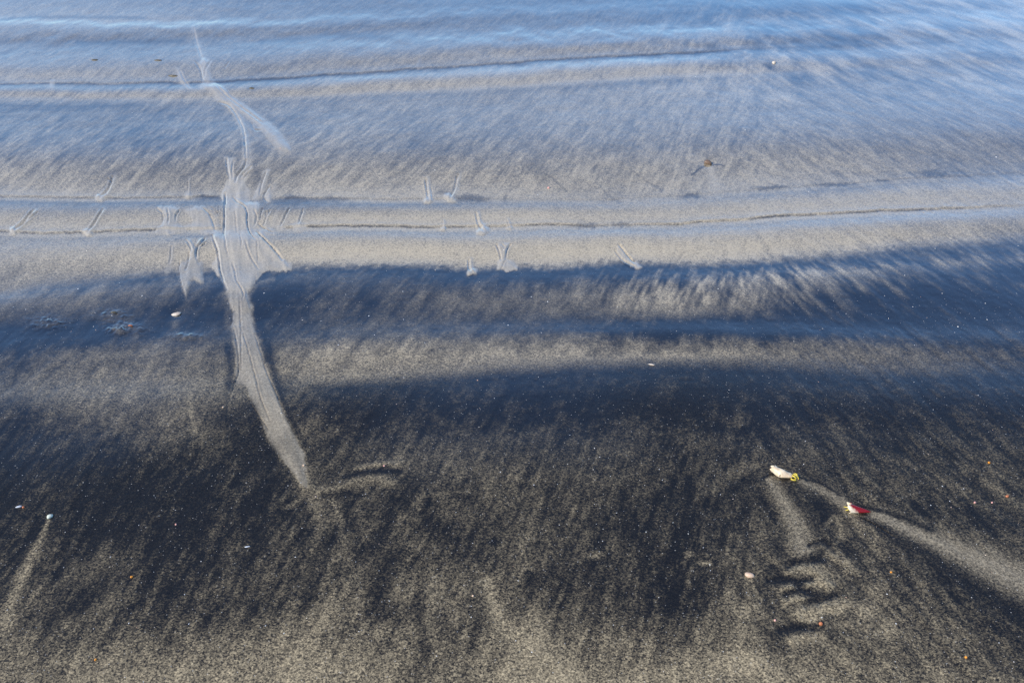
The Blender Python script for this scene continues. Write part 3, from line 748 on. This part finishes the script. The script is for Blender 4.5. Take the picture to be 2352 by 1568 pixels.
def solid(name, c1, c2, scale=300, rough=.4, spec=.5):
    m, nt, N_, LK, b = new_mat(name)
    v = N_.new('ShaderNodeTexCoord').outputs['Object']
    n, _ = noise_node(nt, v, scale, 3)
    f = math_node(nt, 'MULTIPLY', math_node(nt, 'SUBTRACT', n, .3), 2.4, True)
    LK.new(mix_rgb(nt, f, c1, c2), b.inputs['Base Color'])
    b.inputs['Roughness'].default_value = rough
    bp = N_.new('ShaderNodeBump'); bp.inputs['Strength'].default_value = .4; bp.inputs['Distance'].default_value = .0008
    LK.new(n, bp.inputs['Height']); LK.new(bp.outputs[0], b.inputs['Normal'])
    return m

def attach(o, label=None, cat=None, group=None):
    if label: o["label"] = label
    if cat: o["category"] = cat
    if group: o["group"] = group
    return o

def mesh_obj(name, bm, mat, parent=None, smooth=True):
    m = bpy.data.meshes.new(name); bm.to_mesh(m); bm.free()
    if smooth:
        for p in m.polygons: p.use_smooth = True
    m.materials.append(mat)
    return link(bpy.data.objects.new(name, m), parent)

M_CREAM = solid("cream_shell", (.78, .68, .50), (.66, .47, .28), 70, .45)
M_YELLOW = solid("yellow_strand", (.78, .66, .10), (.70, .52, .05), 200, .4)
M_RED = solid("red_rind", (.42, .02, .02), (.26, .006, .015), 160, .28)
M_WHITE = solid("white_shell", (.66, .58, .48), (.54, .43, .33), 160, .4)
M_PEACH = solid("peach_stone", (.60, .40, .27), (.66, .50, .36), 260, .5)
M_PALE = solid("pale_green_stone", (.58, .66, .58), (.70, .68, .54), 180, .3)
M_BROWN = solid("brown_stone", (.20, .125, .08), (.14, .095, .065), 120, .45)
M_ORANGE = solid("orange_stone", (.80, .34, .03), (.62, .22, .03), 300, .35)
M_RUST = solid("rust_stone", (.55, .20, .08), (.36, .10, .04), 300, .4)
M_PINK = solid("pink_stone", (.70, .28, .24), (.78, .50, .42), 300, .4)
M_PEARL = solid("pearl_shell", (.66, .70, .74), (.55, .56, .58), 200, .25)
M_HOLE = solid("hole_edge", (.10, .05, .02), (.16, .08, .03), 200, .6)
M_OLIVE = solid("olive_shell", (.05, .045, .03), (.14, .12, .08), 150, .45)

# cream scrap and red scrap -------------------------------------------------
def loft(rings, cap=True):
    bm = bmesh.new()
    vs_ = [[bm.verts.new(p) for p in r] for r in rings]
    n = len(rings[0])
    for a, b in zip(vs_, vs_[1:]):
        for k in range(n):
            bm.faces.new((a[k], a[(k + 1) % n], b[(k + 1) % n], b[k]))
    if cap:
        bm.faces.new(vs_[0][::-1]); bm.faces.new(vs_[-1])
    bmesh.ops.recalc_face_normals(bm, faces=bm.faces)
    return bm

def tube(pts, r, n=7):
    p = spline(np.array(pts), 5) if len(pts) > 2 else np.array(pts, float)
    rings = []
    for i, c in enumerate(p):
        t = p[min(i + 1, len(p) - 1)] - p[max(i - 1, 0)]; t = t / (np.linalg.norm(t) + 1e-9)
        u = np.cross(t, (0.1, 0.2, 1.0)); u /= np.linalg.norm(u); v = np.cross(t, u)
        rr = r * (1 - .55 * abs(2 * i / (len(p) - 1) - 1) ** 3)
        rings.append([tuple(c + rr * (math.cos(a) * u + math.sin(a) * v)) for a in np.linspace(0, 2 * math.pi, n, endpoint=False)])
    return loft(rings)

def thing(name, X, Y, rot, label, cat, dz=0.0, group=None):
    o = bpy.data.objects.new(name, None); o.empty_display_size = .02
    x, y = place(X, Y)
    o.location = (x, y, ground_z(X, Y) + dz); o.rotation_euler = (0, 0, rot)
    return attach(link(o), label, cat, group)

t = thing("shell_fragment", 1798, 1084, R(-27), "curved cream white shell fragment with curly yellow end on black sand", "shell")
spine = [(-.030, .002, .006, .0025), (-.027, .003, .0095, .0080), (-.021, .0025, .0105, .0098), (-.014, -.0005, .010, .0094), (-.006, -.003, .010, .0104), (.002, -.004, .0095, .0104),
         (.010, -.003, .008, .0074), (.016, -.001, .0075, .0064), (.021, .0005, .0065, .0058), (.025, .001, .006, .0030)]
rings = []
for i, (x, y, z, r) in enumerate(spine):
    rr = []
    for k in range(18):
        a = 2 * math.pi * k / 18
        w = 1 + .10 * math.sin(3 * a + i * .8) + .07 * math.sin(5 * a - i * 1.3)
        rr.append((x + .0012 * math.sin(2 * a + i), y + 1.25 * r * w * math.cos(a), z + .85 * r * w * math.sin(a) - .002))
    rings.append(rr)
body = mesh_obj("body", loft(rings), M_CREAM, t)
# two-pronged blunt end
for dy, dz2 in ((.0045, .013), (-.001, .0075)):
    mesh_obj("prong", loft([[( -.027 - .0045 * q, dy + .0032 * (1 - .5 * q) * math.cos(a), dz2 + .0030 * (1 - .5 * q) * math.sin(a)) for a in np.linspace(0, 2 * math.pi, 10, endpoint=False)] for q in (-.8, 0, .6, 1.0)]), M_CREAM, t)
mesh_obj("notch", loft([[(-.003 + .0011 * math.cos(a), -.0160 - .0014 * q, .0095 + .0026 * math.sin(a)) for a in np.linspace(0, 2 * math.pi, 10, endpoint=False)] for q in (-.5, 1)]), M_HOLE, body)
for pts, r in ((((.022, 0, .006), (.028, -.005, .010), (.034, -.004, .006), (.033, .003, .003), (.026, .004, .004)), .0016),
               (((.023, .002, .007), (.030, .006, .011), (.036, .003, .007), (.040, -.001, .002)), .0015),
               (((.024, -.003, .004), (.024, -.010, .004), (.030, -.012, .005), (.035, -.008, .003), (.031, -.005, .004)), .0016),
               (((.026, .001, .006), (.033, -.001, .012), (.041, .000, .003)), .0013)):
    mesh_obj("strand", tube(pts, r), M_YELLOW, t)

t = thing("rind_fragment", 1973, 1168, R(-14), "pointed red and white scrap with yellow threads at its open end", "shell")
t.scale = (1.15, 1.15, 1.25)
m_rw, nt, N_, LK, b = new_mat("red_white_rind")
tc = N_.new('ShaderNodeTexCoord').outputs['Object']; sp = N_.new('ShaderNodeSeparateXYZ'); LK.new(tc, sp.inputs[0])
nz, _ = noise_node(nt, tc, 130, 3)
# pale base that runs into the red towards the point, lower on the underside
g = math_node(nt, 'ADD', math_node(nt, 'ADD', math_node(nt, 'MULTIPLY', sp.outputs[0], 48), .0), math_node(nt, 'ADD', math_node(nt, 'MULTIPLY', sp.outputs[2], 70), math_node(nt, 'MULTIPLY', nz, .7)), True)
g = math_node(nt, 'MULTIPLY', math_node(nt, 'SUBTRACT', g, .35), 3.2, True)
LK.new(mix_rgb(nt, g, (.80, .68, .50), (.26, .008, .012)), b.inputs['Base Color']); b.inputs['Roughness'].default_value = .3
bm = bmesh.new()
NR, NA = 10, 20
vo = []
for i in range(NR):
    q = i / (NR - 1)
    x = -.020 + .044 * q
    r = .0102 * (1 - q) ** .8 + .0006
    row_ = []
    for k in range(NA + 1):
        a = R(-40) + R(262) * k / NA
        w = 1 + .08 * math.sin(4 * a + 2.2 * q) + (.16 * math.sin(7 * a) if i == 0 else 0)
        row_.append(bm.verts.new((x - (.004 * math.sin(3 * a + 1) if i == 0 else 0), 1.05 * r * w * math.cos(a) + .004 * q * q, .9 * r * w * math.sin(a) + .005 * (1 - q) + .0015)))
    vo.append(row_)
for i in range(NR - 1):
    for k in range(NA):
        bm.faces.new((vo[i][k], vo[i][k + 1], vo[i + 1][k + 1], vo[i + 1][k]))
bmesh.ops.recalc_face_normals(bm, faces=bm.faces)
o = mesh_obj("rind", bm, m_rw, t)
sm = o.modifiers.new("thickness", 'SOLIDIFY'); sm.thickness = .0011; sm.offset = -1
mesh_obj("lining", loft([[(-.019 + .030 * q, .004 * q * q + .0072 * (1 - q) ** .8 * math.cos(a), .0045 * (1 - q) + .0018 + .0060 * (1 - q) ** .8 * math.sin(a)) for a in np.linspace(0, 2 * math.pi, 14, endpoint=False)] for q in (.12, .3, .5, .7, .9)]), M_WHITE, t)
for pts, r in ((((-.012, .001, .006), (-.020, -.001, .007), (-.030, .001, .006)), .0010), (((-.012, -.002, .005), (-.019, -.005, .006), (-.026, -.006, .003)), .0010),
               (((-.012, .003, .009), (-.018, .003, .010), (-.021, -.001, .008)), .0009)):
    mesh_obj("strand", tube(pts, r), M_YELLOW, t)

# stones ---------------------------------------------------------------------
def stone(name, X, Y, size, mat, label, cat="pebble", rot=0.0, seed=0, sink=.3, group=None, tilt=0.0, sub=3):
    bm = bmesh.new()
    bmesh.ops.create_icosphere(bm, subdivisions=sub, radius=.5)
    rr = random.Random(seed)
    ph = [rr.uniform(0, 6.28) for _ in range(6)]
    for v in bm.verts:
        p = v.co
        k = 1 + .10 * math.sin(5 * p.x + ph[0]) * math.sin(4 * p.y + ph[1]) + .08 * math.sin(7 * p.z + ph[2] + 3 * p.x) + .05 * math.sin(11 * p.y + ph[3])
        v.co = Vector((p.x * size[0] * k * (1 + .25 * p.x), p.y * size[1] * k, p.z * size[2] * k))
    o = mesh_obj(name, bm, mat)
    x, y = place(X, Y)
    o.location = (x, y, ground_z(X, Y) + size[2] * (.5 - sink)); o.rotation_euler = (tilt, 0, rot)
    return attach(o, label, cat, group)

stone("pebble", 1722, 1315, (.021, .013, .012), M_PEACH, "oval peach pebble left of the dark patches near the bottom right", seed=3, rot=R(-12))
stone("pebble", 112, 1182, (.015, .011, .010), M_PALE, "pale greenish pebble at the head of a straight tan sand tail", seed=5, rot=R(30))
stone("stone", 1625, 376, (.030, .022, .022), M_BROWN, "brown stone with two dark scour arms in the upper wash", "stone", seed=8, rot=R(-20))
stone("pebble", 301, 1320, (.0062, .0058, .005), M_ORANGE, "bright orange pebble alone on dark sand at the lower left", seed=2)
stone("pebble", 1886, 1428, (.0090, .0080, .008), M_RUST, "round rust brown pebble at the right end of the lowest dark patch", seed=4)
stone("pebble", 1781, 1419, (.0050, .0050, .0045), M_PINK, "tiny pink pebble above the left end of the lowest dark patch", seed=6)
stone("pebble", 2273, 1058, (.0065, .006, .006), M_ORANGE, "small orange pebble highest of those by the right edge", seed=9)
stone("pebble", 2315, 1135, (.0085, .007, .006), M_RUST, "small reddish pebble on a faint tan streak by the right edge", seed=10)
stone("pebble", 2240, 1150, (.0055, .005, .005), M_PINK, "pink pebble, left one of the pair below the faint streak at right", seed=11)
stone("pebble", 2280, 1149, (.0046, .0045, .004), M_PINK, "pink pebble, right one of the pair below the faint streak at right", seed=12)
stone("pebble", 2048, 1309, (.0050, .0045, .004), M_ORANGE, "orange grain right of the dark patches, below the long tan tail", seed=13)
stone("pebble", 2220, 1505, (.0055, .005, .005), M_ORANGE, "yellow orange grain in the bottom right corner", seed=14)
stone("pebble", 218, 1510, (.0052, .005, .005), M_ORANGE, "orange grain in the pale sand of the bottom left corner", seed=15)
stone("pebble", 1260, 430, (.0100, .009, .008), M_PINK, "salmon pink pebble alone on the pale wash left of the brown stone", seed=16)
stone("pebble", 52, 1161, (.0065, .006, .006), M_RUST, "rust red pebble touching a pearly sliver at the left edge", seed=17)
stone("pebble", 882, 1066, (.0050, .0045, .004), M_PINK, "pink grain on the tan curl beside the foot of the long rill", seed=18)
stone("pebble", 1086, 1364, (.0052, .005, .0045), M_PEACH, "peach grain at the bottom centre above the tan drift", seed=19)
stone("pebble", 403, 1200, (.0048, .0045, .004), M_PINK, "pink grain on the black sand left of the rill foot", seed=20)
stone("pebble", 697, 1065, (.0060, .0055, .005), M_PEACH, "cream grain on the lowest right edge of the long pale rill", seed=21)
stone("pebble", 512, 935, (.0055, .005, .005), M_PEACH, "peach grain just left of the lower rill trunk", seed=22)

# shells -----------------------------------------------------------------------
def shell(name, X, Y, a, b, dome, mat, label, rot=0.0, tiltx=0.0, tilty=0.0, lift=.002, seed=0, thick=.0012, group=None):
    rr = random.Random(seed)
    bm = bmesh.new()
    nr, na = 6, 26
    ph = [rr.uniform(0, 6.28) for _ in range(3)]
    c0 = bm.verts.new((0, 0, dome))
    prev = None
    for i in range(1, nr + 1):
        q = i / nr; ring_ = []
        for k in range(na):
            t_ = 2 * math.pi * k / na
            w = 1 + .10 * math.sin(2 * t_ + ph[0]) + .07 * math.sin(3 * t_ + ph[1]) + (.05 * math.sin(7 * t_ + ph[2]) if i == nr else 0)
            ring_.append(bm.verts.new((a * q * w * math.cos(t_), b * q * w * math.sin(t_), dome * (1 - q * q) + .04 * dome * math.cos(12 * t_) * q)))
        for k in range(na):
            if prev is None: bm.faces.new((c0, ring_[k], ring_[(k + 1) % na]))
            else: bm.faces.new((prev[k], ring_[k], ring_[(k + 1) % na], prev[(k + 1) % na]))
        prev = ring_
    bmesh.ops.recalc_face_normals(bm, faces=bm.faces)
    o = mesh_obj(name, bm, mat)
    x, y = place(X, Y)
    o.location = (x, y, ground_z(X, Y) + lift); o.rotation_euler = (tiltx, tilty, rot)
    sm = o.modifiers.new("thickness", 'SOLIDIFY'); sm.thickness = thick; sm.offset = -1
    return attach(o, label, "shell", group)

shell("shell", 404, 717, .014, .010, .004, M_WHITE, "white oval shell left of the rill trunk on navy sand", R(6), R(6), R(-5), .002, 1)
shell("shell", 1778, 144, .011, .012, .006, M_WHITE, "small bright white shell alone in the blue wash at top right", R(-10), R(20), 0, .003, 2)
shell("shell_sliver", 1497, 834, .008, .0032, .0015, M_WHITE, "thin white shell sliver on the dark band right of centre", R(-18), R(15), 0, .002, 3)
shell("shell_sliver", 567, 1251, .0055, .002, .001, M_PEARL, "tiny grey white sliver on the streaked sand left of the rill foot", R(10), R(10), 0, .0015, 4)
shell("shell_sliver", 42, 1160, .0075, .0026, .002, M_PEARL, "pearly curved sliver beside a rust red pebble at the left edge", R(24), R(25), 0, .002, 5)
shell("shell_sliver", 218, 139, .018, .007, .004, M_OLIVE, "dark olive shell edge, leftmost of the slivers in the top left wash", R(4), R(14), R(4), .001, 6)
shell("shell_sliver", 362, 140, .020, .007, .004, M_OLIVE, "dark shell edge left of the top of the rill", R(-3), R(12), R(-3), .001, 7)
shell("shell_sliver", 398, 173, .024, .008, .006, M_OLIVE, "long thin olive shell edge beside the small branch of the upper rill", R(-4), R(10), R(3), .000, 8)
shell("shell_sliver", 578, 203, .014, .007, .005, M_OLIVE, "small olive shell edge just right of the upper rill lobe", R(5), R(10), 0, .000, 9)
shell("shell_sliver", 262, 718, .010, .004, .003, M_OLIVE, "dark shell edge in the upper of two churned lumps at left", R(12), R(20), R(6), .003, 10)
shell("shell_sliver", 300, 748, .007, .003, .002, M_RUST, "reddish shell edge in the lower of two churned lumps at left", R(14), R(20), R(6), .003, 11)

# shell grit: thousands of tiny bright chips, one object ---------------------------
bm = bmesh.new()
n_grit = 2700
gx = rng.random(n_grit) * 4000 - 820; gy = rng.random(n_grit) ** .8 * 1500 + 130
for X, Y in zip(gx, gy):
    if Y > 1610: continue
    m_ = float(ras(np.array([X]), np.array([Y]))[0])
    if rng.random() > (.95 - .8 * m_): continue
    x, y = place(X, Y)
    sz = (.0005 + .0009 * rng.random() ** 3) * (1.0 + .5 * (Y < 800))
    z = ground_z(X, Y) + sz * .3
    mt = Matrix.Translation((x, y, z)) @ Matrix.Rotation(rng.random() * 6.28, 4, 'Z') @ Matrix.Rotation(rng.random() * .8, 4, 'X') @ Matrix.Diagonal((sz * (1 + rng.random()), sz, sz * .6, 1))
    v6 = [bm.verts.new(mt @ Vector(p)) for p in ((1, 0, 0), (0, 1, 0), (-1, 0, 0), (0, -1, 0), (0, 0, 1))]
    for k in range(4): bm.faces.new((v6[k], v6[(k + 1) % 4], v6[4]))
M_GRIT, nt, N_, LK, b = new_mat("grit")
gi = N_.new('ShaderNodeNewGeometry').outputs['Random Per Island']
cr = N_.new('ShaderNodeValToRGB'); LK.new(gi, cr.inputs[0])
cr.color_ramp.elements[0].color = (.80, .80, .80, 1); cr.color_ramp.elements[1].color = (.75, .45, .30, 1)
e = cr.color_ramp.elements.new(.8); e.color = (.72, .72, .70, 1)
LK.new(cr.outputs[0], b.inputs['Base Color']); b.inputs['Roughness'].default_value = .25
grit = mesh_obj("shell_grit", bm, M_GRIT, None, False)
grit["kind"] = "stuff"
attach(grit, "tiny white and peach grit scattered over the sand", "grit")
